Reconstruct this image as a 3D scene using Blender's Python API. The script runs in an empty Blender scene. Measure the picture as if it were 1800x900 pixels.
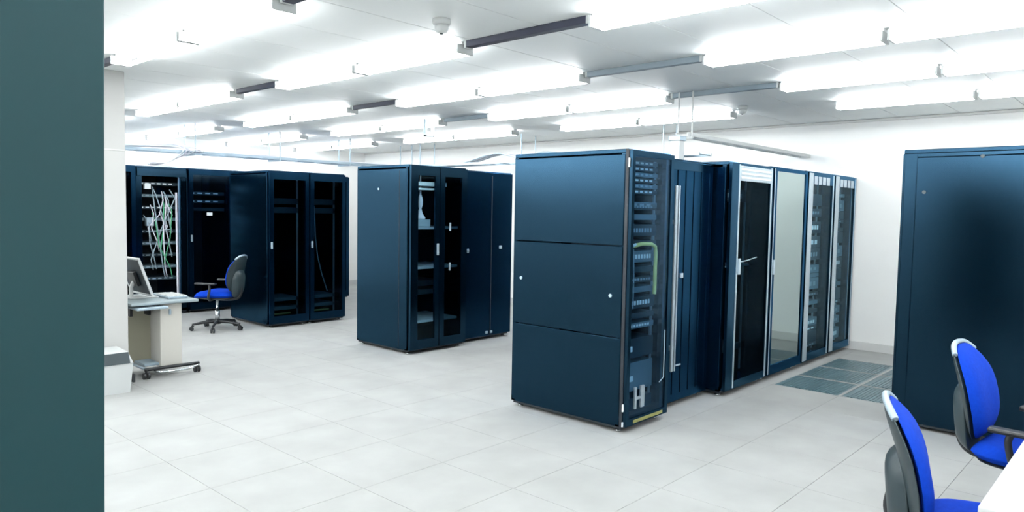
import bpy, bmesh, math, random
from mathutils import Vector, Matrix
random.seed(7)
S = bpy.context.scene
C = S.collection

# ---------------------------------------------------------------- camera
CAM_H = 1.58
yaw, pitch, roll, fpx = 0.83043, 0.06224, 0.01720, 1270.6
F = Vector((math.sin(yaw)*math.cos(pitch), math.cos(yaw)*math.cos(pitch), -math.sin(pitch)))
R0 = Vector((math.cos(yaw), -math.sin(yaw), 0))
U0 = R0.cross(F)
Rv = math.cos(roll)*R0 + math.sin(roll)*U0
Uv = -math.sin(roll)*R0 + math.cos(roll)*U0
cam = bpy.data.cameras.new('camera')
cam.sensor_fit = 'HORIZONTAL'; cam.sensor_width = 36.0
cam.lens = 36.0*fpx/1800.0
cam.clip_start = 0.02; cam.clip_end = 200
camo = bpy.data.objects.new('camera', cam); C.objects.link(camo)
camo.matrix_world = Matrix(((Rv.x, Uv.x, -F.x, 0), (Rv.y, Uv.y, -F.y, 0), (Rv.z, Uv.z, -F.z, CAM_H), (0, 0, 0, 1)))
S.camera = camo

# ---------------------------------------------------------------- world, exposure
W = bpy.data.worlds.new('world'); S.world = W; W.use_nodes = True
W.node_tree.nodes['Background'].inputs[0].default_value = (0.80, 0.92, 1.0, 1)
W.node_tree.nodes['Background'].inputs[1].default_value = 0.3
S.view_settings.view_transform = 'Standard'
S.view_settings.look = 'None'
S.view_settings.gamma = 1.0
S.view_settings.use_curve_mapping = False
S.view_settings.exposure = 0.0
TUBE_STRENGTH = 40.0
S.cycles.max_bounces = 7; S.cycles.diffuse_bounces = 4; S.cycles.glossy_bounces = 3; S.cycles.transparent_max_bounces = 8; S.cycles.transmission_bounces = 4

# ---------------------------------------------------------------- materials
def lin(c):
    return tuple(((v/255)/12.92 if v/255 <= .04045 else (((v/255)+.055)/1.055)**2.4) for v in c)
MATS = {}
def mat(name, col, rough=.5, metal=0.0, spec=.5, tint=None, noise=None, bump=None, coat=0, emit=None, stretch=None, world=False):
    """col in linear; noise=(scale, amount) modulates the colour; bump=(scale, strength)"""
    m = bpy.data.materials.new(name); m.use_nodes = True
    nt = m.node_tree; b = nt.nodes['Principled BSDF']
    b.inputs['Base Color'].default_value = (*col, 1)
    b.inputs['Roughness'].default_value = rough
    b.inputs['Metallic'].default_value = metal
    b.inputs['Specular IOR Level'].default_value = spec
    if tint: b.inputs['Specular Tint'].default_value = (*tint, 1)
    if coat:
        b.inputs['Coat Weight'].default_value = coat; b.inputs['Coat Roughness'].default_value = .15
    if emit:
        b.inputs['Emission Color'].default_value = (*emit[0], 1); b.inputs['Emission Strength'].default_value = emit[1]
    tc = None
    if noise or bump:
        tc = nt.nodes.new('ShaderNodeTexCoord'); mp = nt.nodes.new('ShaderNodeMapping')
        nt.links.new(nt.nodes.new('ShaderNodeNewGeometry').outputs['Position'] if world else tc.outputs['Object'], mp.inputs['Vector'])
        if stretch: mp.inputs['Scale'].default_value = stretch
    if noise:
        n = nt.nodes.new('ShaderNodeTexNoise'); n.inputs['Scale'].default_value = noise[0]; n.inputs['Detail'].default_value = 5
        nt.links.new(mp.outputs[0], n.inputs['Vector'])
        r = nt.nodes.new('ShaderNodeMapRange')
        r.inputs['From Min'].default_value = .3; r.inputs['From Max'].default_value = .7
        r.inputs['To Min'].default_value = 1-noise[1]; r.inputs['To Max'].default_value = 1+noise[1]
        nt.links.new(n.outputs['Fac'], r.inputs['Value'])
        v = nt.nodes.new('ShaderNodeVectorMath'); v.operation = 'SCALE'; v.inputs[0].default_value = col
        nt.links.new(r.outputs[0], v.inputs['Scale']); nt.links.new(v.outputs[0], b.inputs['Base Color'])
    if bump:
        n2 = nt.nodes.new('ShaderNodeTexNoise'); n2.inputs['Scale'].default_value = bump[0]; n2.inputs['Detail'].default_value = 3
        nt.links.new(mp.outputs[0], n2.inputs['Vector'])
        bp = nt.nodes.new('ShaderNodeBump'); bp.inputs['Strength'].default_value = bump[1]; bp.inputs['Distance'].default_value = .002
        nt.links.new(n2.outputs['Fac'], bp.inputs['Height']); nt.links.new(bp.outputs[0], b.inputs['Normal'])
    MATS[name] = m
    return m

def glass(name, tint, refl, rough=.03, graze=1.0, refl_col=(1, 1, 1)):
    """clear pane: tinted see-through with a Schlick reflection (refl at normal incidence)"""
    m = bpy.data.materials.new(name); m.use_nodes = True
    nt = m.node_tree; nt.nodes.clear()
    o = nt.nodes.new('ShaderNodeOutputMaterial'); t = nt.nodes.new('ShaderNodeBsdfTransparent'); g = nt.nodes.new('ShaderNodeBsdfGlossy')
    t.inputs[0].default_value = (*tint, 1); g.inputs['Roughness'].default_value = rough; g.inputs['Color'].default_value = (*refl_col, 1)
    f = nt.nodes.new('ShaderNodeLayerWeight'); f.inputs['Blend'].default_value = .5
    p = nt.nodes.new('ShaderNodeMath'); p.operation = 'POWER'; p.inputs[1].default_value = 5
    a = nt.nodes.new('ShaderNodeMath'); a.operation = 'MULTIPLY_ADD'; a.use_clamp = True; a.inputs[1].default_value = graze*(1-refl); a.inputs[2].default_value = refl
    nt.links.new(f.outputs['Facing'], p.inputs[0])
    x = nt.nodes.new('ShaderNodeMixShader')
    nt.links.new(p.outputs[0], a.inputs[0]); nt.links.new(a.outputs[0], x.inputs[0])
    nt.links.new(t.outputs[0], x.inputs[1]); nt.links.new(g.outputs[0], x.inputs[2]); nt.links.new(x.outputs[0], o.inputs[0])
    MATS[name] = m
    return m

BT = (.24, .60, 1.0)
def enamel(name, col, rough, ior, tint):
    """smooth stoved enamel: dark body colour under a tinted gloss with a short-tailed highlight"""
    m = bpy.data.materials.new(name); m.use_nodes = True
    nt = m.node_tree; nt.nodes.clear()
    o = nt.nodes.new('ShaderNodeOutputMaterial'); d = nt.nodes.new('ShaderNodeBsdfDiffuse'); g_ = nt.nodes.new('ShaderNodeBsdfGlossy')
    d.inputs['Color'].default_value = (*col, 1)
    g_.distribution = 'BECKMANN'; g_.inputs['Color'].default_value = (*tint, 1)
    f = nt.nodes.new('ShaderNodeFresnel'); f.inputs['IOR'].default_value = ior
    tc = nt.nodes.new('ShaderNodeTexCoord'); n = nt.nodes.new('ShaderNodeTexNoise'); n.inputs['Scale'].default_value = 3.0; n.inputs['Detail'].default_value = 2
    nt.links.new(tc.outputs['Object'], n.inputs['Vector'])
    r_ = nt.nodes.new('ShaderNodeMapRange'); r_.inputs['To Min'].default_value = rough*.92; r_.inputs['To Max'].default_value = rough*1.08
    nt.links.new(n.outputs['Fac'], r_.inputs['Value']); nt.links.new(r_.outputs[0], g_.inputs['Roughness'])
    x = nt.nodes.new('ShaderNodeMixShader')
    nt.links.new(f.outputs[0], x.inputs[0]); nt.links.new(d.outputs[0], x.inputs[1]); nt.links.new(g_.outputs[0], x.inputs[2]); nt.links.new(x.outputs[0], o.inputs[0])
    MATS[name] = m
    return m
navy = enamel('navy_powder_coat', (.0004, .0024, .0048), .20, 1.52, BT)
navy2 = enamel('navy_frame_paint', (.0006, .0032, .0062), .23, 1.50, BT)
navyd = enamel('dark_door_paint', (.0005, .0034, .0085), .25, 1.44, (.14, .50, 1))
teal = mat('grey_green_panel_paint', (.0036, .029, .034), .5, spec=.25)
black = mat('black_plastic', (.006, .008, .011), .45)
blackm = mat('black_metal', (.004, .008, .014), .5)
charcoal = mat('charcoal_plastic', (.018, .032, .038), .42)
silver = mat('silver_aluminium', (.42, .50, .56), .34, metal=.75, noise=(30, .06))
chrome = mat('chrome_metal', (.65, .68, .70), .18, metal=1)
greym = mat('grey_shelf_metal', (.30, .38, .44), .4, metal=.3)
dotm = mat('lock_metal', (.45, .55, .62), .3, metal=.6)
colm = mat('column_paint', (.44, .44, .43), .7, noise=(3, .02))
white = mat('white_wall_paint', (.80, .80, .785), .7, noise=(2.0, .012))
whitep = mat('white_plastic', (.50, .52, .52), .35)
cream = mat('cream_laminate', (.37, .355, .27), .5, noise=(6, .05), stretch=(1, 1, .2))
ivory = mat('ivory_laminate', (.46, .447, .41), .45)
ceilm = mat('white_ceiling_panel_metal', (.80, .825, .825), .55, noise=(1.2, .02))
tilem = mat('pale_grey_floor_tile', (.312, .316, .310), .62, spec=.15, noise=(2.6, .075), world=True)
groutm = mat('tile_joint', (.225, .232, .235), .8)
perfm = mat('perforated_tile_steel', (.075, .13, .15), .35, metal=.1, noise=(5, .08))
basem = mat('baseboard_white', (.55, .55, .54), .5)
darkbar = mat('dark_trunking', (.018, .022, .045), .5)
greybar = mat('grey_trunking', (.20, .25, .29), .5)
battenm = mat('white_batten_enamel', (.85, .87, .88), .4)
blue = mat('royal_blue_fabric', (.0010, .033, .34), .85, spec=.1, noise=(60, .10), bump=(400, .25))
yellow = mat('yellow_cable_jacket', (.72, .64, .20), .5)
green = mat('green_cable_jacket', (.05, .28, .14), .5)
cablew = mat('pale_cable_jacket', (.62, .62, .70), .5)
cableg = mat('grey_cable_jacket', (.24, .31, .36), .5)
cartm = mat('blue_grey_laminate', (.22, .27, .29), .35)
screenm = mat('monitor_dark_shell', (.008, .018, .026), .5, spec=.2)
desk_m = mat('white_desk_laminate', (.46, .47, .475), .4, noise=(4, .015))
tube_m = mat('lit_fluorescent_tube', (.9, .9, .9), .5, emit=((.965, .995, 1.0), TUBE_STRENGTH))
teal_g = glass('clear_door_glass', (.80, .90, .94), .010, graze=.25, refl_col=(.6, .85, 1))
front_g = glass('glossy_front_glass', (.62, .74, .82), .035, rough=.13, graze=.5, refl_col=(.42, .70, 1))
dark_g = glass('smoked_door_glass', (.46, .58, .64), .004, graze=.10, refl_col=(.55, .82, 1))
mirror_g = glass('reflective_door_glass', (.30, .40, .44), .48, rough=.04, graze=.6, refl_col=(.80, .92, .90))
server = mat('server_faceplate', (.012, .028, .042), .4)
server2 = mat('server_faceplate_grey', (.10, .16, .20), .4)
ledm = mat('white_label', (.75, .80, .82), .5)
olive = mat('olive_sticker', (.20, .20, .06), .5)

# ---------------------------------------------------------------- geometry helpers
class MB:
    def __init__(s): s.v = []; s.f = []; s.sm = []
    def add(s, vs, fs, smooth=False):
        n = len(s.v); s.v += [tuple(p) for p in vs]
        for f in fs: s.f.append(tuple(i+n for i in f)); s.sm.append(smooth)
        return s
    def box(s, x0, y0, z0, x1, y1, z1, c=0.0):
        if c <= 0:
            v = [(x, y, z) for z in (z0, z1) for y in (y0, y1) for x in (x0, x1)]
            return s.add(v, [(0, 2, 3, 1), (4, 5, 7, 6), (0, 1, 5, 4), (2, 6, 7, 3), (0, 4, 6, 2), (1, 3, 7, 5)])
        bm = bmesh.new(); bmesh.ops.create_cube(bm, size=1)
        for q in bm.verts: q.co = Vector(((x0+x1)/2+q.co.x*(x1-x0), (y0+y1)/2+q.co.y*(y1-y0), (z0+z1)/2+q.co.z*(z1-z0)))
        bmesh.ops.bevel(bm, geom=list(bm.edges), offset=c, segments=2, affect='EDGES', profile=.5)
        bm.verts.index_update()
        s.add([tuple(q.co) for q in bm.verts], [tuple(q.index for q in f.verts) for f in bm.faces]); bm.free()
        return s
    def tube(s, pts, r, n=8, cap=True):
        pts = [Vector(p) for p in pts]; rs = r if isinstance(r, (list, tuple)) else [r]*len(pts)
        vs = []; fs = []; prev = None
        for i, p in enumerate(pts):
            d = (pts[min(i+1, len(pts)-1)]-pts[max(i-1, 0)]).normalized()
            if prev is None:
                a = d.cross(Vector((0, 0, 1)) if abs(d.z) < .9 else Vector((1, 0, 0))).normalized()
            else:
                a = (prev-d*prev.dot(d)).normalized()
            prev = a; b = d.cross(a)
            for k in range(n):
                t = 2*math.pi*k/n; vs.append(p+(a*math.cos(t)+b*math.sin(t))*rs[i])
        for i in range(len(pts)-1):
            for k in range(n):
                fs.append((i*n+k, i*n+(k+1) % n, (i+1)*n+(k+1) % n, (i+1)*n+k))
        s.add(vs, fs, True)
        if cap:
            m = len(pts)-1
            s.add(vs[:n], [tuple(reversed(range(n)))]); s.add(vs[m*n:], [tuple(range(n))])
        return s
    def lathe(s, prof, c=(0, 0, 0), n=16):
        vs = []; fs = []
        for r, z in prof:
            for k in range(n):
                t = 2*math.pi*k/n; vs.append((c[0]+r*math.cos(t), c[1]+r*math.sin(t), c[2]+z))
        for i in range(len(prof)-1):
            for k in range(n): fs.append((i*n+k, i*n+(k+1) % n, (i+1)*n+(k+1) % n, (i+1)*n+k))
        fs.append(tuple(reversed(range(n)))); fs.append(tuple((len(prof)-1)*n+k for k in range(n)))
        return s.add(vs, fs, True)
    def pad(s, w, h, t, fn, p=2.6, n=40, rings=8, back=.5, widthfn=None, pw=5):
        """cushion: superellipse outline w x h in (u,v), thickness t; fn(u,v,d)->xyz"""
        vs = []; fs = []
        for side in (1, -1):
            base = len(vs)
            for r in range(rings+1):
                q = r/rings; q = math.sin(q*math.pi/2)
                for k in range(n):
                    a = 2*math.pi*k/n; ca, sa = math.cos(a), math.sin(a)
                    u = math.copysign(abs(ca)**(2/p), ca)*w/2*q; v = math.copysign(abs(sa)**(2/p), sa)*h/2*q
                    if widthfn: u *= widthfn(v/(h/2))
                    d = t*(1-q**pw) if side > 0 else -t*back*(1-q**pw)
                    vs.append(fn(u, v, d))
            for r in range(rings):
                for k in range(n):
                    a = base+r*n+k; b = base+r*n+(k+1) % n; c = base+(r+1)*n+(k+1) % n; d = base+(r+1)*n+k
                    fs.append((a, d, c, b) if side > 0 else (a, b, c, d))
        return s.add(vs, fs, True)
    def build(s, name, m, parent=None, weld=False):
        me = bpy.data.meshes.new(name); me.from_pydata(s.v, [], s.f)
        me.polygons.foreach_set('use_smooth', s.sm); me.materials.append(m)
        if weld:
            bm = bmesh.new(); bm.from_mesh(me); bmesh.ops.remove_doubles(bm, verts=bm.verts, dist=1e-5)
            bmesh.ops.recalc_face_normals(bm, faces=bm.faces); bm.to_mesh(me); bm.free()
        me.update()
        o = bpy.data.objects.new(name, me); C.objects.link(o)
        if parent: o.parent = parent
        return o
def share(src, name, parent, loc=(0, 0, 0), rz=0):
    o = bpy.data.objects.new(name, src.data); C.objects.link(o); o.parent = parent; o.location = loc; o.rotation_euler = (0, 0, rz)
    return o
def empty(name, loc=(0, 0, 0), rz=0):
    o = bpy.data.objects.new(name, None); C.objects.link(o); o.location = loc; o.rotation_euler = (0, 0, rz); o.empty_display_size = .1
    return o
def tag(o, label, cat, group=None):
    o['label'] = label; o['category'] = cat
    if group: o['group'] = group
    return o
def struct(o):
    o['kind'] = 'structure'; return o
def copy_tree(o, parent=None):
    c = o.copy(); C.objects.link(c); c.parent = parent
    for ch in list(o.children): copy_tree(ch, c)
    return c
ORD = ['first', 'second', 'third', 'fourth', 'fifth', 'sixth', 'seventh', 'eighth']

# ---------------------------------------------------------------- room shell
X0, X1, Y0, Y1, CZ = -6.6, 9.1, -3.9, 12.5, 2.72
fl = struct(MB().box(X0, Y0, -.12, X1, Y1, -.012).build('floor', groutm))
T = .6; g = .0011
def tile_mesh():
    return MB().box(g, g, -.012, T-g, T-g, 0, c=.0008)
tiles = []
ix = 0
xs = [-6.6+T*i for i in range(27)]; ys = [-3.9+T*j for j in range(28)]
perf = {(6.6, 1.5), (7.2, 1.5), (7.8, 1.5), (6.6, 2.1), (7.2, 2.1), (7.8, 2.1)}
cells = []
for x in xs:
    for y in ys:
        if x > X1-.01 or y > Y1-.01: continue
        cells.append((x, y))
def depth_vis(x, y):
    v = Vector((x+.3, y+.3, 0))-Vector((0, 0, CAM_H)); c = v.dot(F)
    if c < .5: return None
    px = 900+fpx*v.dot(Rv)/c; py = 450-fpx*v.dot(Uv)/c
    if -200 < px < 2000 and py < 1100 and py > 380: return c
    return None
vis = sorted([(depth_vis(*c), c) for c in cells if depth_vis(*c) is not None])
near = [c for d, c in vis][:290]
nset = set(near)
proto = None; pproto = None
rest = MB()
for (x, y) in cells:
    w = min(T, X1-x); d = min(T, Y1-y)
    if (round(x, 2), round(y, 2)) in perf:
        if pproto is None:
            m = MB()
            m.box(g, g, -.012, T-g, T-g, -.004)
            for k in range(17): m.box(.045, .05+.03*k, -.004, T-.045, .068+.03*k, -.0005)
            pproto = m.build('perforated_tile', perfm, fl); pproto.location = (x, y, 0)
            pfr = MB().box(g, g, -.004, .014, T-g, 0).box(T-.014, g, -.004, T-g, T-g, 0).box(.014, g, -.004, T-.014, .014, 0).box(.014, T-.014, -.004, T-.014, T-g, 0).build('tile_border', tilem, pproto)
        else: share(pfr, 'tile_border', share(pproto, 'perforated_tile', fl, (x, y, 0)))
    elif (x, y) in nset and w > T-.01 and d > T-.01:
        if proto is None:
            proto = tile_mesh().build('floor_tile', tilem, fl); proto.location = (x, y, 0)
        else: share(proto, 'floor_tile', fl, (x, y, 0))
    else:
        rest.box(x+g, y+g, -.012, x+w-g, y+d-g, 0)
ro = rest.build('floor_tile', tilem, fl); ro['kind'] = 'stuff'

struct(MB().box(X1, Y0, -.12, X1+.15, Y1, CZ+.15).build('wall_right', white))
struct(MB().box(X0, Y1, -.12, X1+.15, Y1+.15, CZ+.15).build('wall_far', white))
struct(MB().box(X0-.15, Y0, -.12, X0, Y1+.15, CZ+.15).build('wall_left', white))
struct(MB().box(X0-.15, Y0-.15, -.12, X1+.15, Y0, CZ+.15).build('wall_near', white))
struct(MB().box(X1-.018, Y0, 0, X1, Y1, .10, c=.004).build('baseboard_right', basem))
struct(MB().box(X0, Y1-.018, 0, X1-.02, Y1, .10, c=.004).build('baseboard_far', basem))
struct(MB().box(X1-.03, Y0, CZ-.03, X1, Y1, CZ-.004, c=.003).build('trim_1', basem))
# ceiling: long planks running along X
ce = struct(MB().box(X0, Y0, CZ+.02, X1, Y1, CZ+.15).build('ceiling', greybar))
PW = .593; y = 2.95-PW*12; pp = None
while y < Y1:
    if y+PW > Y0:
        if pp is None and y >= Y0 and y+PW <= Y1:
            pp = MB().box(X0, .003, 0, X1, PW-.003, .02, c=.003).build('ceiling_panel', ceilm, ce); pp.location = (0, y, CZ)
        elif pp and y+PW <= Y1: share(pp, 'ceiling_panel', ce, (0, y, CZ))
        else: MB().box(X0, max(y, Y0)+.003, CZ, X1, min(y+PW, Y1)-.003, CZ+.02, c=.003).build('ceiling_panel', ceilm, ce)
    y += PW

# ---------------------------------------------------------------- ceiling lights
ROWS = [7.52, 6.165, 4.81, 3.455, 2.10, .75, -.605, -1.96, -3.315, -4.67, -6.02]
ROWN = ['nearest the right wall', 'second from the right wall', 'third from the right wall', 'fourth from the right wall', 'fifth from the right wall', 'above the camera', 'first left of the camera', 'second left of the camera', 'third left of the camera', 'second from the left wall', 'next to the left wall']
def make_light():
    r = empty('tube_light')
    MB().box(-.035, .01, 2.672, .035, 1.19, CZ, c=.004).build('batten', battenm, r)
    for sx in (-.055, .055):
        MB().tube([(sx, .03, 2.655), (sx, 1.17, 2.655)], .016, 6).build('fluorescent_tube', tube_m, r)
    for yy in (.008, 1.172):
        MB().box(-.072, yy, 2.638, .072, yy+.014, 2.70).build('end_cap', whitep, r)
    return r
lp = make_light(); first = True
SEG = [(10.05, 'beyond the far rack row'), (6.84, 'over the back racks'), (3.61, 'in the middle run'), (.14, 'in the near run'), (-3.1, 'behind the camera')]
for i, X in enumerate(ROWS):
    for (ys_, sn) in SEG:
        for k in range(2):
            if X == 2.10 and ys_ == 6.84 and k == 0: continue      # the column stands here
            o = lp if first else copy_tree(lp); first = False
            o.location = (X, ys_+1.205*k, 0)
            tag(o, f"twin tube light {sn}, row {ROWN[i]}, {'farther' if k else 'nearer'} half", 'ceiling light', 'ceiling tube lights')
def bar(x, ya, yb, m, w, lab, h_=.045):
    r = empty('lighting_trunking', (x, ya, CZ)); L = yb-ya
    MB().box(-w/2, 0, -h_, w/2, L, 0, c=.004).build('trunk', m, r)
    for yy in (0, L-.02): MB().box(-w/2-.004, yy, -h_-.003, w/2+.004, yy+.02, 0, c=.002).build('end_bracket', whitep, r)
    tag(r, lab, 'trunking', 'bare trunking between lights')
bar(2.10, 2.56, 3.60, darkbar, .07, 'dark trunking at the top edge of the picture, fifth light row')
bar(3.455, 2.56, 3.60, darkbar, .06, 'longest dark trunking bar on the ceiling, between two lit tubes')
bar(4.81, 2.56, 3.60, greybar, .05, 'thin grey trunking above the rack with three side panels')
bar(6.165, 2.56, 3.60, greybar, .05, 'thin grey trunking near the small white ceiling detector')
bar(3.455, 6.03, 6.83, darkbar, .045, 'short dark trunking left of centre above the blue swivel chair')
bar(4.81, 6.03, 6.83, darkbar, .04, 'short dark trunking above the two-door glass rack')
bar(6.165, 6.03, 6.83, greybar, .04, 'short grey trunking over the middle rack row')
bar(2.10, 6.03, 6.60, darkbar, .05, 'small dark trunking stub beside the white column top')

# detectors
def detector(x, y, lab):
    r = empty('smoke_detector', (x, y, CZ))
    MB().lathe([(.055, 0), (.055, -.022), (.05, -.034)][::-1], n=20).build('mount_base', whitep, r)
    MB().lathe([(.016, -.082), (.034, -.074), (.042, -.058), (.042, -.034)], n=20).build('sensor_head', whitep, r)
    MB().lathe([(.010, -.088), (.010, -.082)], n=10).build('sensor_lens', charcoal, r)
    tag(r, lab, 'detector', 'ceiling detectors')
detector(2.96, 3.31, 'white smoke detector on the ceiling beside the long dark trunking')
detector(7.28, 3.41, 'small white detector on the ceiling above the silver-edged glass racks')

# ---------------------------------------------------------------- column
co = struct(MB().box(1.89, 6.75, 0, 2.39, 7.25, CZ, c=.006).build('wall_column', colm))
MB().box(1.885, 6.745, 2.04, 2.395, 7.255, 2.052).build('joint_strip', basem, co)
MB().box(1.882, 6.742, 0, 2.398, 7.258, .08, c=.004).build('skirting', basem, co)

# ---------------------------------------------------------------- server racks
def frame_parts(r, w, d, h, fm=navy2, z0=.045, sides=(), sidem=navy, inset=.0, post=.035, locks=()):
    """posts, top, plinth, feet, back, side panels; front plane at y=0, back at y=d"""
    m = MB()
    for x in (0, w-post):
        for y in (.02, d-post): m.box(x, y, z0, x+post, y+post, h-.03)
    m.box(0, .02, z0, w, d, z0+.04).box(post, d-.02, z0+.04, w-post, d-.008, h-.03)
    m.build('frame', fm, r)
    MB().box(0, 0.0, h-.03, w, d, h, c=.004).build('top_panel', fm, r)
    MB().box(.01, .012, z0-.02, w-.01, d-.012, z0, c=.003).build('plinth', blackm, r)
    for x in (.05, w-.05):
        for y in (.06, d-.06):
            MB().lathe([(.024, 0), (.024, .012), (.012, .014), (.012, z0-.015)], (x, y, 0), 12).build('levelling_foot', chrome, r)
    for side, zs in (('l', sides), ('r', (z0+.01, h-.035))):
        for a, b in zip(zs[:-1], zs[1:]):
            x0, x1 = ((-.004, .012) if side == 'l' else (w-.012, w+.004))
            p = MB().box(x0, .025+inset, a+.003, x1, d-.012-inset, b-.003, c=.004).build('side_panel', sidem, r)
            if side == 'l':
                for (ly, lz) in locks:
                    if a < lz < b:
                        MB().tube([(x0+.001, ly, lz), (x0-.007, ly, lz)], .013, 12).build('lock', dotm, p)

def glass_door(r, w, h, gm, fm, z0=.05, st=(.045, .045), top=.09, bot=.07, handle=None, silver_edges=(), off=0.0, name='door'):
    """framed glass door, front plane y=-0.03..0"""
    d = MB(); ya, yb = -.032+off, -.004+off
    a, b = .006, w-.006
    d.box(a, ya, z0, a+st[0], yb, h-.012).box(b-st[1], ya, z0, b, yb, h-.012)
    d.box(a+st[0], ya, h-.012-top, b-st[1], yb, h-.012).box(a+st[0], ya, z0, b-st[1], yb, z0+bot)
    D = d.build(name, fm, r)
    MB().box(a+st[0]-.004, ya+.008, z0+bot-.004, b-st[1]+.004, ya+.013, h-.012-top+.004).build('glass_pane', gm, D)
    for (x, ww) in silver_edges:
        MB().box(x, ya-.006, z0+.01, x+ww, ya+.001, h-.02, c=.002).build('edge_strip', silver, D)
    if handle:
        hx, hz, hl = handle
        m = MB().box(hx-.012, ya-.016, hz-hl/2, hx+.012, ya, hz+hl/2, c=.003); m.tube([(hx, ya-.016, hz-hl*.25), (hx, ya-.022, hz-hl*.25)], .008, 10)
        m.build('handle', dotm, D)
    return D

def solid_door(r, w, h, m_, z0=.05, handle=None, slats=0, ribs=0):
    D = MB().box(.006, -.03, z0, w-.006, -.004, h-.012, c=.004).build('door', m_, r)
    if ribs:
        for k in range(ribs):
            x = .07+(w-.14)*k/(ribs-1)
            MB().box(x-.006, -.036, z0+.06, x+.006, -.029, h-.08, c=.002).build('door_rib', m_, D)
    if handle:
        hx, hz, hl = handle
        m = MB().box(hx-.014, -.046, hz-hl/2, hx+.014, -.03, hz+hl/2, c=.004); m.tube([(hx, -.046, hz), (hx, -.056, hz)], .009, 10)
        m.build('handle', dotm, D)
    return D

def rails(r, w, h, y=.09):
    for x in (.06, w-.085):
        m = MB().box(x, y, .10, x+.025, y+.012, h-.06)
        m.build('mounting_rail', silver, r)
def unit(r, w, z, hh, m_, y=.08, dep=.45, ports=0, lab=None, name='server_unit'):
    u = MB().box(.055, y, z, w-.055, y+dep, z+hh-.004, c=.002).build(name, m_, r)
    if ports:
        m = MB()
        for k in range(ports):
            x = .09+(w-.2)*k/ports
            m.box(x, y-.003, z+hh*.3, x+(w-.2)/ports*.6, y+.001, z+hh*.65)
        pr_ = m.build('port_row', ledm if random.random() < .35 else greym, u); pr_['kind'] = 'stuff'
    return u
def inner_back(r, w, d, h):
    MB().box(.036, d-.05, .09, w-.036, d-.03, h-.04).build('back_liner', blackm, r)

H1 = 2.03
# --- main row -------------------------------------------------------------
def rack(x, y, lab, group='main rack row'):
    return tag(empty('server_rack', (x, y, 0)), lab, 'server rack', group)

# rack 1: three stacked side panels, glass front with patch gear and yellow cable
w, d = .58, 1.07
r = rack(4.30, 2.84, 'dark navy rack with three stacked side panels and a yellow cable behind its front glass')
frame_parts(r, w, d, H1, sides=(.055, .685, 1.345, 1.995), locks=((.12, .985), (.98, 1.05)))
MB().box(-.002, -.004, .045, .03, .022, H1-.002, c=.003).build('corner_post', blackm, r)
MB().box(-.006, -.012, 1.90, .006, -.002, 1.965, c=.002).build('hinge', ledm, r)
MB().box(-.006, -.012, .16, .006, -.002, .215, c=.002).build('hinge', ledm, r)
MB().box(-.006, -.012, .05, .006, -.002, .085, c=.002).build('hinge', ledm, r)
glass_door(r, w, H1, front_g, navy2, st=(.035, .04), top=.035, bot=.05)
inner_back(r, w, d, H1); rails(r, w, H1)
z = .72
for k, hh in enumerate((.045, .045, .09, .045, .045, .045, .09, .045, .09, .045, .045)):
    unit(r, w, z, hh, server2 if k % 3 == 0 else server, ports=10 if k % 2 == 0 else 0); z += hh+.03
for k in range(6): unit(r, w, 1.72+.042*k, .036, server2 if k % 2 else server, ports=6)
unit(r, w, 1.62, .045, server2, ports=4)
unit(r, w, .10, .10, server); unit(r, w, .25, .22, server2); unit(r, w, .50, .15, server)
yc = MB().tube([(.16, .05, 1.34), (.28, .045, 1.355), (.40, .04, 1.35), (.452, .04, 1.33), (.46, .04, 1.28), (.46, .04, 1.0), (.455, .04, .97)], .015, 8)
yc.build('yellow_cable', yellow, r)
MB().tube([(.13, .05, 1.33), (.13, .045, 1.1), (.125, .045, .9), (.13, .05, .84)], .006, 6).build('patch_cable', ledm, r)
MB().tube([(.17, .05, 1.32), (.18, .045, 1.1), (.175, .045, .88)], .005, 6).build('patch_cable', cableg, r)
MB().tube([(.10, .05, 1.35), (.16, .04, 1.345), (.20, .05, 1.35)], .012, 8).build('patch_cable', ledm, r)
MB().box(.13, .045, .56, .19, .056, .60, c=.003).build('label_plate', ledm, r)
MB().box(.12, .040, .34, .20, .052, .38, c=.003).build('label_plate', ledm, r)
hb = MB().box(.09, -.052, .17, .112, -.034, .33, c=.003); hb.box(.17, -.052, .17, .215, -.034, .33, c=.003); hb.box(.112, -.048, .235, .17, -.036, .255)
hb.build('pull_handle', silver, r)
MB().box(.10, -.036, .062, .50, -.031, .085).build('kick_strip', olive, r)
MB().tube([(.50, -.036, .70), (.50, -.036, .34), (.44, -.036, .31)], .004, 6).build('door_cable', greym, r)

# rack 2: recessed ribbed dark door, long silver bar at its left edge
w = .80
r = rack(4.965, 2.97, 'recessed dark blue rack with a ribbed door and a tall silver handle bar')
frame_parts(r, w, .94, H1-.01, sides=(.055, 1.98))
solid_door(r, w, H1-.02, navyd, ribs=6)
MB().box(.055, -.105, .33, .085, -.085, 1.80, c=.006).box(.105, -.105, .33, .118, -.09, 1.80, c=.004).box(.06, -.09, .5, .11, -.03, .53).box(.06, -.09, 1.5, .11, -.03, 1.53).build('long_handle', silver, r)
MB().box(.27, -.045, 1.06, .31, -.029, 1.10, c=.004).build('lock', dotm, r)
MB().box(.24, -.040, .34, .32, -.029, .352, c=.002).build('label_plate', greym, r)
MB().box(.01, -.034, 1.93, w-.01, -.03, 2.0, c=.002).build('header_strip', navy, r)

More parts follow.
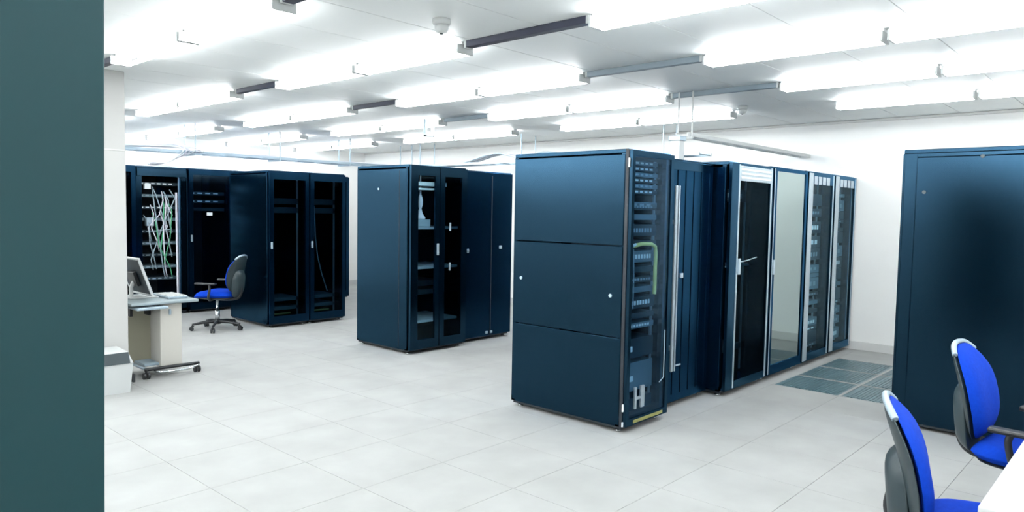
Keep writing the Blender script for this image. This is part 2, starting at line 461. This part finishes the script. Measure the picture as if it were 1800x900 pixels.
# rack 3: silver-framed clear glass door, pale header
w = .86
r = rack(5.80, 2.82, 'rack with a silver-framed glass door, pale header and dark empty interior')
frame_parts(r, w, 1.07, H1+.005, sides=(.055, 1.99), sidem=navyd)
D = glass_door(r, w, H1+.005, dark_g, navy2, st=(.15, .06), top=.02, bot=.07, silver_edges=((.135, .022), (.80, .026)))
MB().box(.158, -.037, 1.875, .80, -.030, 2.005, c=.003).build('header_panel', silver, r)
for k in range(3): MB().box(.17, -.042, 1.895+.035*k, .79, -.036, 1.912+.035*k, c=.002).build('header_slat', ledm, r)
inner_back(r, w, 1.07, H1); rails(r, w, H1, .2)
unit(r, w, 1.70, .12, server, y=.2, ports=5); unit(r, w, .30, .06, server, y=.2); unit(r, w, 1.10, .02, server2, y=.15)
MB().box(.15, -.052, 1.06, .19, -.038, 1.20, c=.003).build('handle', dotm, r)
MB().tube([(.18, -.05, 1.17), (.35, -.045, 1.18), (.52, -.045, 1.20)], .005, 6).build('latch_bar', greym, r)

# rack 4: mirror glass
w = .845
r = rack(6.68, 2.82, 'rack whose tall glass door mirrors the pale wall')
frame_parts(r, w, 1.07, H1+.012, sides=(.055, 1.995), sidem=navyd)
glass_door(r, w, H1+.012, mirror_g, navyd, st=(.07, .05), top=.03, bot=.09, silver_edges=((.012, .010),))
inner_back(r, w, 1.07, H1)
MB().box(.03, -.05, 1.02, .055, -.034, 1.16, c=.003).build('handle', dotm, r)

# rack 5, 6
for (x, w, lab, nn) in ((7.545, .77, 'narrow glass-fronted rack with a silver stile, second from the right wall', 22), (8.335, .72, 'glass-fronted rack at the far right end of the row against the wall', 24)):
    r = rack(x, 2.82, lab)
    frame_parts(r, w, 1.07, H1+.015, sides=(.055, 1.99), sidem=navyd)
    glass_door(r, w, H1+.015, teal_g, navy2, st=(.13, .06), top=.12, bot=.08, silver_edges=((.012, .11), (w-.055, .02)))
    inner_back(r, w, 1.07, H1); rails(r, w, H1, .12)
    for k in range(4): MB().box(.15+.12*k, -.04, 1.91, .235+.12*k, -.033, 1.995, c=.002).build('header_plate', silver, r)
    z = .14
    while z < 1.85:
        hh = random.choice((.045, .045, .09, .13)); unit(r, w, z, hh, random.choice((server, server, server2)), ports=random.choice((0, 5, 8))); z += hh+random.choice((.004, .03, .05))

# --- middle row -------------------------------------------------------------
H2 = 2.06; w, d = .84, .93
r = rack(4.98, 6.06, 'navy rack with paired narrow glass doors showing pale shelves, end of the middle row', 'middle rack row')
frame_parts(r, w, d, H2, sides=(.055, 2.02), locks=((.52, 1.80),))
MB().box(-.0065, .155, .07, -.0035, .16, 2.0).build('side_seam', blackm, r)
glass_door(r, w/2, H2, teal_g, navy, st=(.10, .06), top=.10, bot=.10, handle=(w/2-.035, 1.14, .13), name='door')
D = MB()
a, b = w/2+.004, w-.006
D.box(a, -.032, .05, a+.07, -.004, H2-.012).box(b-.08, -.032, .05, b, -.004, H2-.012).box(a+.07, -.032, H2-.112, b-.08, -.004, H2-.012).box(a+.07, -.032, .05, b-.08, -.004, .15)
D = D.build('door', navy, r)
MB().box(a+.066, -.024, .146, b-.076, -.019, H2-.108).build('glass_pane', dark_g, D)
for zz in (1.39, .94): MB().box(a+.135, -.044, zz-.045, a+.155, -.032, zz+.045, c=.003).build('handle', dotm, D)
inner_back(r, w, d, H2)
for zz, nm in ((1.36, 'shelf'), (.92, 'shelf'), (.32, 'shelf')):
    MB().box(.06, .06, zz, w-.06, .62, zz+.028, c=.003).build(nm, greym, r)
MB().box(.10, .06, 1.39, .36, .22, 1.47, c=.004).build('small_switch', greym, r)
cl = MB().lathe([(.055, 0), (.06, .02), (.03, .06), (.014, .12), (.03, .16), (.03, .22), (.010, .28), (.006, .60)], (.26, .12, 1.47), 12)
cl.build('hanging_cable', cablew, r)
MB().box(.14, .06, 1.84, .60, .5, 1.885, c=.004).build('cable_tray_arm', ledm, r)
MB().box(.16, .055, 1.795, .56, .4, 1.815, c=.003).build('cable_tray_arm', ledm, r)
for zz in (.6, .7): unit(r, w, zz, .06, server, y=.3)

w = .88
r = rack(5.845, 6.18, 'plain dark blue solid-door rack, second in the middle row', 'middle rack row')
frame_parts(r, w, .80, H2-.01, sides=(.055, 2.0), fm=navyd)
solid_door(r, w, H2-.01, navyd, handle=(.10, 1.10, .05))
MB().box(.50, -.034, .06, .512, -.03, 2.0).build('door_seam', blackm, r)
MB().box(.64, -.05, 1.11, .68, -.03, 1.15, c=.005).build('lock', dotm, r)
for xx in (.42, .50): MB().box(xx, -.045, .075, xx+.035, -.028, .105, c=.004).build('label_plate', greym, r)

# --- back row (two glass racks) ------------------------------------------------
for (x, w, lab) in ((4.765, .585, 'black glass-door rack at the left end of the back pair, its wide side panel showing'), (5.36, .57, 'black glass-door rack at the right of the back pair with a hanging cable')):
    r = rack(x, 8.63, lab, 'back rack pair')
    frame_parts(r, w, 1.03, 2.05, sides=(.055, 2.01), fm=navyd, sidem=navy)
    glass_door(r, w, 2.05, dark_g, navyd, st=(.06, .05), top=.10, bot=.10, handle=(.03, 1.08, .09))
    inner_back(r, w, 1.03, 2.05); rails(r, w, 2.05, .15)
    for zz in (.2, .32): unit(r, w, zz, .05, server2, y=.15)
    for zz in (1.5, 1.62): unit(r, w, zz, .08, server, y=.15)
    if x > 5: MB().tube([(.12, .06, 1.6), (.13, .05, 1.2), (.17, .05, .9), (.24, .05, .65), (.33, .06, .42)], .008, 6).build('hanging_cable', cableg, r)
    MB().box(.10, .03, .16, .34, .04, .18).build('label_plate', olive, r)

# --- far row --------------------------------------------------------------------
HF = 2.12
far = [(3.20, 'dark rack half hidden behind the white column, leftmost of the far row'), (3.90, 'open-front rack full of tangled cables in the far row'), (4.60, 'black glass rack with one white label in the far row, behind the swivel chair'),
       (5.30, 'far row rack mostly hidden behind the back pair, fourth from the left'), (6.00, 'far row rack mostly hidden behind the back pair, fifth from the left'), (6.70, 'dark far rack seen in the slit between the back pair and middle row')]
for i, (x, lab) in enumerate(far):
    w, d = .68, .95
    r = rack(x, 10.62, lab, 'far rack row')
    frame_parts(r, w, d, HF, sides=(.055, 2.05), fm=navy if i == 1 else navyd, post=.07)
    inner_back(r, w, d, HF)
    if i == 1:
        rails(r, w, HF, .08)
        MB().box(.0, -.01, 1.98, w, .02, HF-.03, c=.003).build('header_panel', navy, r)
        for k in range(9): unit(r, w, .5+.17*k, .045, server2 if k % 2 else server, y=.16, ports=6)
        rr = random.Random(3)
        for k in range(16):
            x0 = .12+.42*rr.random(); z0 = 1.85-.5*rr.random(); x2 = .14+.36*rr.random(); z2 = .5+.7*rr.random()
            MB().tube([(x0, .12, z0), (x0+.08*(rr.random()-.5), .03, z0-.12), (.5*(x0+x2)+.1*(rr.random()-.5), .04, (z0+z2)/2), (x2, .04, z2+.15), (x2+.06, .12, z2)], .008, 6).build('patch_cable', (cablew, cableg, green, cablew, cableg)[k % 5], r)
        MB().tube([(.54, .02, 1.76), (.55, .02, .2)], .014, 6).build('vertical_cable', cablew, r)
        MB().box(.12, .04, 1.80, .2, .1, 1.88, c=.004).build('small_switch', ledm, r)
        MB().box(.14, .04, 1.28, .24, .12, 1.40, c=.004).build('small_switch', greym, r)
    else:
        glass_door(r, w, HF, front_g if i == 2 else dark_g, navyd, st=(.06, .06), top=.08, bot=.10, handle=(.035, 1.1, .1))
        for zz in (1.5, 1.62, 1.74): unit(r, w, zz, .05, server, y=.16, ports=4 if zz > 1.6 else 0)
        if i == 2: MB().box(.26, -.042, 1.435, .345, -.033, 1.48, c=.003).build('label_plate', ledm, r)
        if i == 5: MB().box(.20, -.04, .45, .42, -.033, .55, c=.002).build('label_plate', olive, r)

# --- right rack: side toward the camera -------------------------------------------
w, d, HR = .62, 1.12, 2.085
r = rack(5.985, .395, 'tall dark blue rack standing alone at the right edge beside the blue chairs', 'single racks')
frame_parts(r, w, d, HR, sides=(), post=.09)
sp = MB().box(-.004, .09, .075, .01, d-.09, HR-.06, c=.004).build('side_panel', navy, r)
MB().box(-.002, .03, .06, .012, .088, HR-.03, c=.003).box(-.002, d-.088, .06, .012, d-.008, HR-.03, c=.003).box(-.002, .088, HR-.058, .012, d-.088, HR-.03, c=.003).build('side_frame', navy, r)
for (ly, lz) in ((d-.145, 1.77), (d-.50, 2.02), (d-.86, 1.78), (.2, 1.77)):
    MB().tube([(-.003, ly, lz), (-.012, ly, lz)], .013, 12).build('lock', charcoal, sp)
solid_door(r, w, HR, navyd)
MB().box(.02, d-.012, .06, w-.02, d+.012, HR-.03, c=.004).build('back_door', navy, r)

# --- foreground rack, out at the left edge ------------------------------------------
r = rack(-.188, 1.40, 'large grey-green cabinet filling the left edge of the picture', 'single racks')
r.rotation_euler = (0, math.radians(.9), 0); r.location.z = .012
frame_parts(r, .62, 1.0, 2.3, sides=(.055, 2.26), fm=teal, sidem=teal)
solid_door(r, .62, 2.3, teal)
MB().box(.05, -.05, 1.0, .08, -.03, 1.16, c=.004).build('handle', dotm, r)

# ---------------------------------------------------------------- cable trays
def cable_tray(length, lab, hang, zt=2.30, wd=.30, greym=greym):
    r = empty('cable_tray'); tag(r, lab, 'cable tray', 'overhead cable trays')
    for y in (0, wd):
        MB().box(0, y-.008, 0, length, y+.008, .035).build('side_rail', greym, r)
    n = int(length/.3); pr = None
    for k in range(n+1):
        x = .02+k*(length-.04)/n
        if pr is None: pr = MB().box(-.01, .008, .004, .01, wd-.008, .018).build('rung', greym, r); pr.location = (x, 0, 0)
        else: share(pr, 'rung', r, (x, 0, 0))
    for x in hang:
        for y in (-.012, wd+.012): MB().tube([(x, y, -.02), (x, y, CZ-zt)], .009, 6).build('hanger_rod', greym, r)
        MB().box(x-.015, -.02, -.025, x+.015, wd+.02, 0).build('hanger_bracket', greym, r)
    return r
t = cable_tray(6.8, 'long cable tray hung by rods above the far rack row', [.55, 2.23, 3.52, 4.79, 6.1]); t.location = (2.25, 10.1, 2.30)
t = cable_tray(3.1, 'pale cable tray above the row of silver-edged glass racks', [.06], wd=.12, greym=whitep); t.location = (6.05, 3.36, 2.30)
t = cable_tray(5.6, 'cable tray behind the middle rack row running along the right wall', [.5, 2.9, 5.2]); t.location = (8.35, 4.3, 2.30); t.rotation_euler = (0, 0, math.pi/2)
# riser duct on the main row
r = empty('cable_riser', (5.93, 3.37, H1)); tag(r, 'short white cable riser standing on top of the main rack row', 'cable riser')
MB().box(0, 0, 0, .09, .10, .255, c=.005).build('riser_duct', whitep, r)
MB().box(-.012, -.012, .22, .102, .112, .262, c=.004).build('riser_cap', greym, r)
# ceiling bracket
r = empty('ceiling_bracket', (6.05, 7.05, 0)); tag(r, 'white U-shaped bracket hanging from the ceiling over the middle row', 'bracket')
for x in (0, .13): MB().box(x, 0, 2.50, x+.025, .04, CZ, c=.003).build('bracket_arm', greym, r)
MB().box(0, 0, 2.50, .155, .04, 2.525, c=.003).build('bracket_base', whitep, r)
# cables on the trays
rr = random.Random(11)
def smooth(pts, n=6):
    P = [Vector(p) for p in pts]; P = [P[0]]+P+[P[-1]]; out = []
    for i in range(1, len(P)-2):
        for k in range(n):
            t = k/n; a, b, c, d = P[i-1:i+3]
            out.append(.5*((2*b)+(c-a)*t+(2*a-5*b+4*c-d)*t*t+(3*b-a-3*c+d)*t**3))
    out.append(P[-2]); return out
def bundle(lab):
    return tag(empty('cable_bundle'), lab, 'cables', 'cable bundles on the overhead trays')
bd = bundle('pale cables spilling from the far tray onto the cable-filled rack')
for k in range(7):
    yk = 10.14+.035*k
    pts = [(2.3+.1*k, yk, 2.345)]
    x = 2.9
    while x < 3.9: pts.append((x, yk+.03*(rr.random()-.5), 2.345+.02*rr.random())); x += .35
    pts += [(4.15+.03*k, yk-.02, 2.37+.05*rr.random()), (4.3+.04*k, 10.06-.02*k, 2.33), (4.25+.05*k, 10.3+.05*k, 2.20+.02*k), (4.2-.03*k, 10.55, 2.155), (4.05+.06*k, 10.72, 2.14)]
    MB().tube(smooth(pts), .009, 6).build('network_cable', cablew if k % 3 else ledm, bd)
bd = bundle('straight pale cables lying along the right half of the far tray')
for k in range(5):
    yk = 10.15+.04*k
    MB().tube(smooth([(4.9+.1*k, yk, 2.335), (5.6, yk+.02, 2.345), (6.6, yk-.01, 2.335), (7.6, yk+.01, 2.345), (8.9, yk, 2.335)]), .011, 6).build('network_cable', cablew, bd)
bd = bundle('looped cables on the tray behind the middle rack row')
for k in range(5):
    xk = 8.1+.045*k
    MB().tube(smooth([(xk, 4.5, 2.335), (xk+.03, 6.0, 2.36), (xk-.02, 6.8, 2.44), (xk+.04, 7.2, 2.36), (xk, 7.8, 2.46), (xk, 8.6, 2.335), (xk, 9.7, 2.335)]), .012, 6).build('network_cable', cablew if k % 2 else cableg, bd)

# ---------------------------------------------------------------- swivel chairs
def make_chair(arms=True, bz=.72):
    r = empty('swivel_chair')         # faces -Y, origin on the floor
    # seat
    def sf(u, v, d_):
        return (u, v, .45+d_-(.035*max(0, -v/.24)**3)+.012*(abs(u)/.24)**2)
    MB().pad(.50, .49, .055, sf, p=3.2, back=.7, pw=9, rings=10).build('seat', blue, r, weld=True)
    MB().pad(.46, .44, .02, lambda u, v, d_: (u, v, .422+d_), p=3.2, back=1.2).build('seat_pan', black, r, weld=True)
    # backrest : u across, v up ; front = -Y
    def curve(u, v, off, lean=.16):
        zc = bz+v
        y = .205+.20*(v+.21)+.045*max(0, (v-.0)/.23)**2+.03*max(0, (-v-.05)/.18)**2-(.30*u*u)
        return y-off, zc
    wf = lambda q: .86+.14*math.cos((q-.05)*1.5) if q < .2 else .86+.14*math.cos(.225)-(.10*((q-.2)/.8)**2)
    def bf(u, v, d_):
        y, z = curve(u, v, d_); return (u, y, z)
    MB().pad(.43, .46, .048, bf, p=2.7, back=.15, widthfn=wf).build('backrest', blue, r, weld=True)
    def shf(u, v, d_):
        y, z = curve(u, v, d_-.014); return (u*1.02, y, z)
    MB().pad(.44, .475, .010, shf, p=2.7, back=3.4, widthfn=wf).build('back_shell', charcoal, r, weld=True)
    # pale tube standing in for the highlight on the shell's lit top edge
    pts = []
    n = 40
    for k in range(n+1):
        a = math.radians(48)+math.radians(84)*k/n; ca, sa = math.cos(a), math.sin(a)
        v = abs(sa)**(2/2.7)*.236; u = math.copysign(abs(ca)**(2/2.7), ca)*.219*wf(v/.236)
        y, z = curve(u, v, -.010); pts.append((u, y, z))
    MB().tube(pts, .013, 8).build('shell_highlight', greym, r)
    # spine cover and bracket
    MB().pad(.28, .36, .02, lambda u, v, d_: (u, .275+.10*v-d_-.4*u*u, bz-.12+v), p=3, back=3.0, pw=6).build('spine_cover', charcoal, r, weld=True)
    MB().tube(smooth([(0, .30, .60), (0, .32, .50), (0, .28, .42), (0, .16, .395), (0, 0, .395)]), .022, 8).build('back_bracket', black, r)
    # armrests
    for s in ((-1, 1) if arms else ()):
        A = MB().tube(smooth([(s*.15, .02, .405), (s*.24, .02, .41), (s*.275, .03, .46), (s*.28, .05, .56), (s*.28, .04, .605)]), .016, 8).build('armrest', black, r)
        MB().box(s*.28-.03, -.14, .60, s*.28+.03, .13, .625, c=.010).build('arm_pad', black, A)
    # lift and base
    MB().lathe([(.030, .10), (.030, .25), (.018, .255), (.018, .39), (.07, .395), (.07, .41)], n=16).build('gas_lift', chrome, r)
    MB().lathe([(.045, .075), (.05, .10), (.04, .125), (.03, .13)], n=16).build('hub', black, r)
    for k in range(5):
        a = 2*math.pi*k/5+.3; c_, s_ = math.cos(a), math.sin(a)
        MB().tube([(.03*c_, .03*s_, .105), (.16*c_, .16*s_, .10), (.30*c_, .30*s_, .078)], [.024, .019, .014], 8).build('base_leg', black, r)
        cs = MB(); px, py = .295*c_, .295*s_
        cs.tube([(px, py, .085), (px, py, .045)], .008, 8).box(px-.014, py-.014, .045, px+.014, py+.014, .062)
        K = cs.build('castor', black, r)
        for off in (-.016, .016):
            ox, oy = -s_*off, c_*off
            MB().tube([(px+ox*.4+.012*c_, py+oy*.4+.012*s_, .026), (px+ox*1.5+.012*c_, py+oy*1.5+.012*s_, .026)], .026, 12).build('wheel', black, K)
    return r
ch = make_chair(False, .68); ch.location = (3.00, .42, 0); ch.rotation_euler = (0, 0, math.radians(15))
tag(ch, 'armless blue office chair cut off by the bottom edge, nearest the white desk corner', 'chair', 'blue swivel chairs')
c2 = make_chair(); c2.location = (4.20, .43, 0); c2.rotation_euler = (0, 0, math.radians(-5))
tag(c2, 'blue office chair in front of the lone right rack, tucked at the desk', 'chair', 'blue swivel chairs')
c3 = copy_tree(c2); c3.location = (4.25, 8.98, 0); c3.rotation_euler = (0, 0, math.radians(-143))
tag(c3, 'blue swivel chair standing by the back racks near the computer cart', 'chair', 'blue swivel chairs')

# ---------------------------------------------------------------- white desk, right foreground
r = empty('office_desk', (2.46, -.42, 0)); tag(r, 'white desk at the bottom right corner of the picture', 'desk')
MB().box(0, 0, .715, 2.4, .80, .74, c=.004).build('desktop', desk_m, r)
for x in (.06, 2.29):
    MB().box(x, .08, 0, x+.05, .13, .715, c=.003).build('leg', silver, r); MB().box(x, .66, 0, x+.05, .71, .715, c=.003).build('leg', silver, r)
MB().box(.11, .10, .35, 2.29, .12, .70, c=.003).build('modesty_panel', desk_m, r)

# ---------------------------------------------------------------- computer cart
r = empty('computer_cart', (0, 0, 0)); tag(r, 'small ivory computer cart on castors beside the white column', 'cart')
MB().box(2.42, 6.76, .675, 3.02, 7.50, .70, c=.006).build('tabletop', cartm, r)
MB().box(2.45, 6.70, .640, 2.72, 6.95, .662, c=.005).build('keyboard_shelf', greym, r)
MB().box(2.69, 6.82, .085, 2.885, 7.05, .675, c=.004).build('front_pedestal', ivory, r)
MB().box(2.53, 7.20, .085, 2.80, 7.22, .675, c=.003).build('back_panel', cream, r)
for x in (2.50, 2.66): MB().box(x, 7.02, .55, x+.025, 7.12, .675, c=.003).build('bracket', black, r)
for x in (2.50, 2.80): MB().tube([(x, 7.19, .09), (x, 7.19, .67)], .012, 8).build('post', silver, r)
MB().tube([(2.775, 6.812, .62), (2.775, 6.812, .57)], .012, 8).build('lock', cableg, r)
MB().tube([(2.54, 6.80, .085), (3.03, 6.79, .085)], .016, 8).build('base_bar', black, r)
MB().tube([(2.54, 7.60, .085), (3.02, 7.60, .085)], .016, 8).build('base_bar', black, r)
MB().tube(smooth([(2.56, 6.80, .085), (2.56, 7.2, .085), (2.56, 7.6, .085)]), .014, 8).build('base_rail', greym, r)
MB().tube(smooth([(2.62, 6.84, .07), (2.66, 6.74, .06), (2.9, 6.72, .06), (3.02, 6.78, .07)]), .010, 8).build('foot_rail', chrome, r)
MB().box(2.56, 6.86, .10, 2.70, 7.10, .125, c=.005).build('foot_tray', cableg, r)
for (x, y) in ((2.55, 6.79), (3.01, 6.79), (2.55, 7.60), (3.0, 7.60)):
    k = MB().tube([(x, y, .085), (x, y, .05)], .01, 8).build('castor', black, r)
    for o_ in (-.018, .018): MB().tube([(x+o_-.008, y, .03), (x+o_+.008, y, .03)], .03, 14).build('wheel', black, k)
# monitor: its back toward the camera, leaning back
r = empty('monitor', (2.685, 7.22, .70)); tag(r, 'dark monitor with a white rim leaning on the computer cart', 'monitor')
tl = math.radians(-19)
def tp(x, y, z): return (x*math.cos(tl)+z*math.sin(tl), y, -x*math.sin(tl)+z*math.cos(tl)+.03)
def tbox(x0, y0, z0, x1, y1, z1):
    m = MB().box(x0, y0, z0, x1, y1, z1, c=.004); m.v = [tp(*p) for p in m.v]; return m
tbox(-.010, -.24, .02, .020, .24, .36).build('screen_shell', screenm, r)
rm = tbox(-.012, -.258, .36, .012, .258, .378); 
for q in (tbox(-.012, -.258, .0, .012, -.24, .36), tbox(-.012, .24, .0, .012, .258, .36), tbox(-.012, -.24, .0, .012, .24, .02)): rm.add(q.v, q.f)
rm.build('rim', whitep, r)
tbox(-.04, -.09, .10, -.009, .09, .24).build('rear_housing', black, r)
MB().tube([tp(-.03, 0, .14), (-.10, 0, .10), (-.10, 0, .01)], .02, 8).build('stand_neck', whitep, r)
MB().box(-.16, -.13, .001, .10, .13, .014, c=.004).build('stand_foot', whitep, r)
r = empty('keyboard', (2.80, 6.90, .701)); tag(r, 'pale grey keyboard lying on the computer cart top', 'keyboard')
MB().box(0, 0, 0, .18, .36, .02, c=.004).build('keyboard_case', greym, r)
for i in range(5):
    MB().box(.015+.033*i, .015, .018, .042+.033*i, .345, .026, c=.002).build('key_row', whitep, r)

# ---------------------------------------------------------------- waste bin
r = empty('waste_bin', (2.0, 6.40, 0)); tag(r, 'white waste bin with a dark slanted opening in front of the white column', 'bin')
m = MB(); a = [(.02, .02), (.28, .02), (.28, .28), (.02, .28)]; b = [(0, 0), (.30, 0), (.30, .30), (0, .30)]
m.add([(x, y, 0) for x, y in a]+[(x, y, .25) for x, y in b], [(3, 2, 1, 0), (0, 1, 5, 4), (1, 2, 6, 5), (2, 3, 7, 6), (3, 0, 4, 7)]); m.build('bin_body', whitep, r)
m = MB(); m.add([(0, -.004, .25), (.30, -.004, .25), (.30, .30, .25), (0, .30, .25), (.01, .03, .345), (.27, .03, .345), (.27, .29, .355), (.01, .29, .355)], [(0, 1, 5, 4), (1, 2, 6, 5), (2, 3, 7, 6), (3, 0, 4, 7), (4, 5, 6, 7)]); m.build('lid', whitep, r)
m = MB(); m.add([(.0, -.008, .252), (.275, -.008, .252), (.27, .020, .342), (.0, .020, .342), (.015, .02, .26), (.255, .02, .26), (.255, .05, .34), (.015, .05, .34)], [(0, 1, 2, 3), (0, 4, 5, 1), (1, 5, 6, 2), (2, 6, 7, 3), (3, 7, 4, 0)]); m.build('opening_flap', charcoal, r)
MB().box(.30, .02, .075, .325, .07, .15, c=.008).build('pedal', black, r)
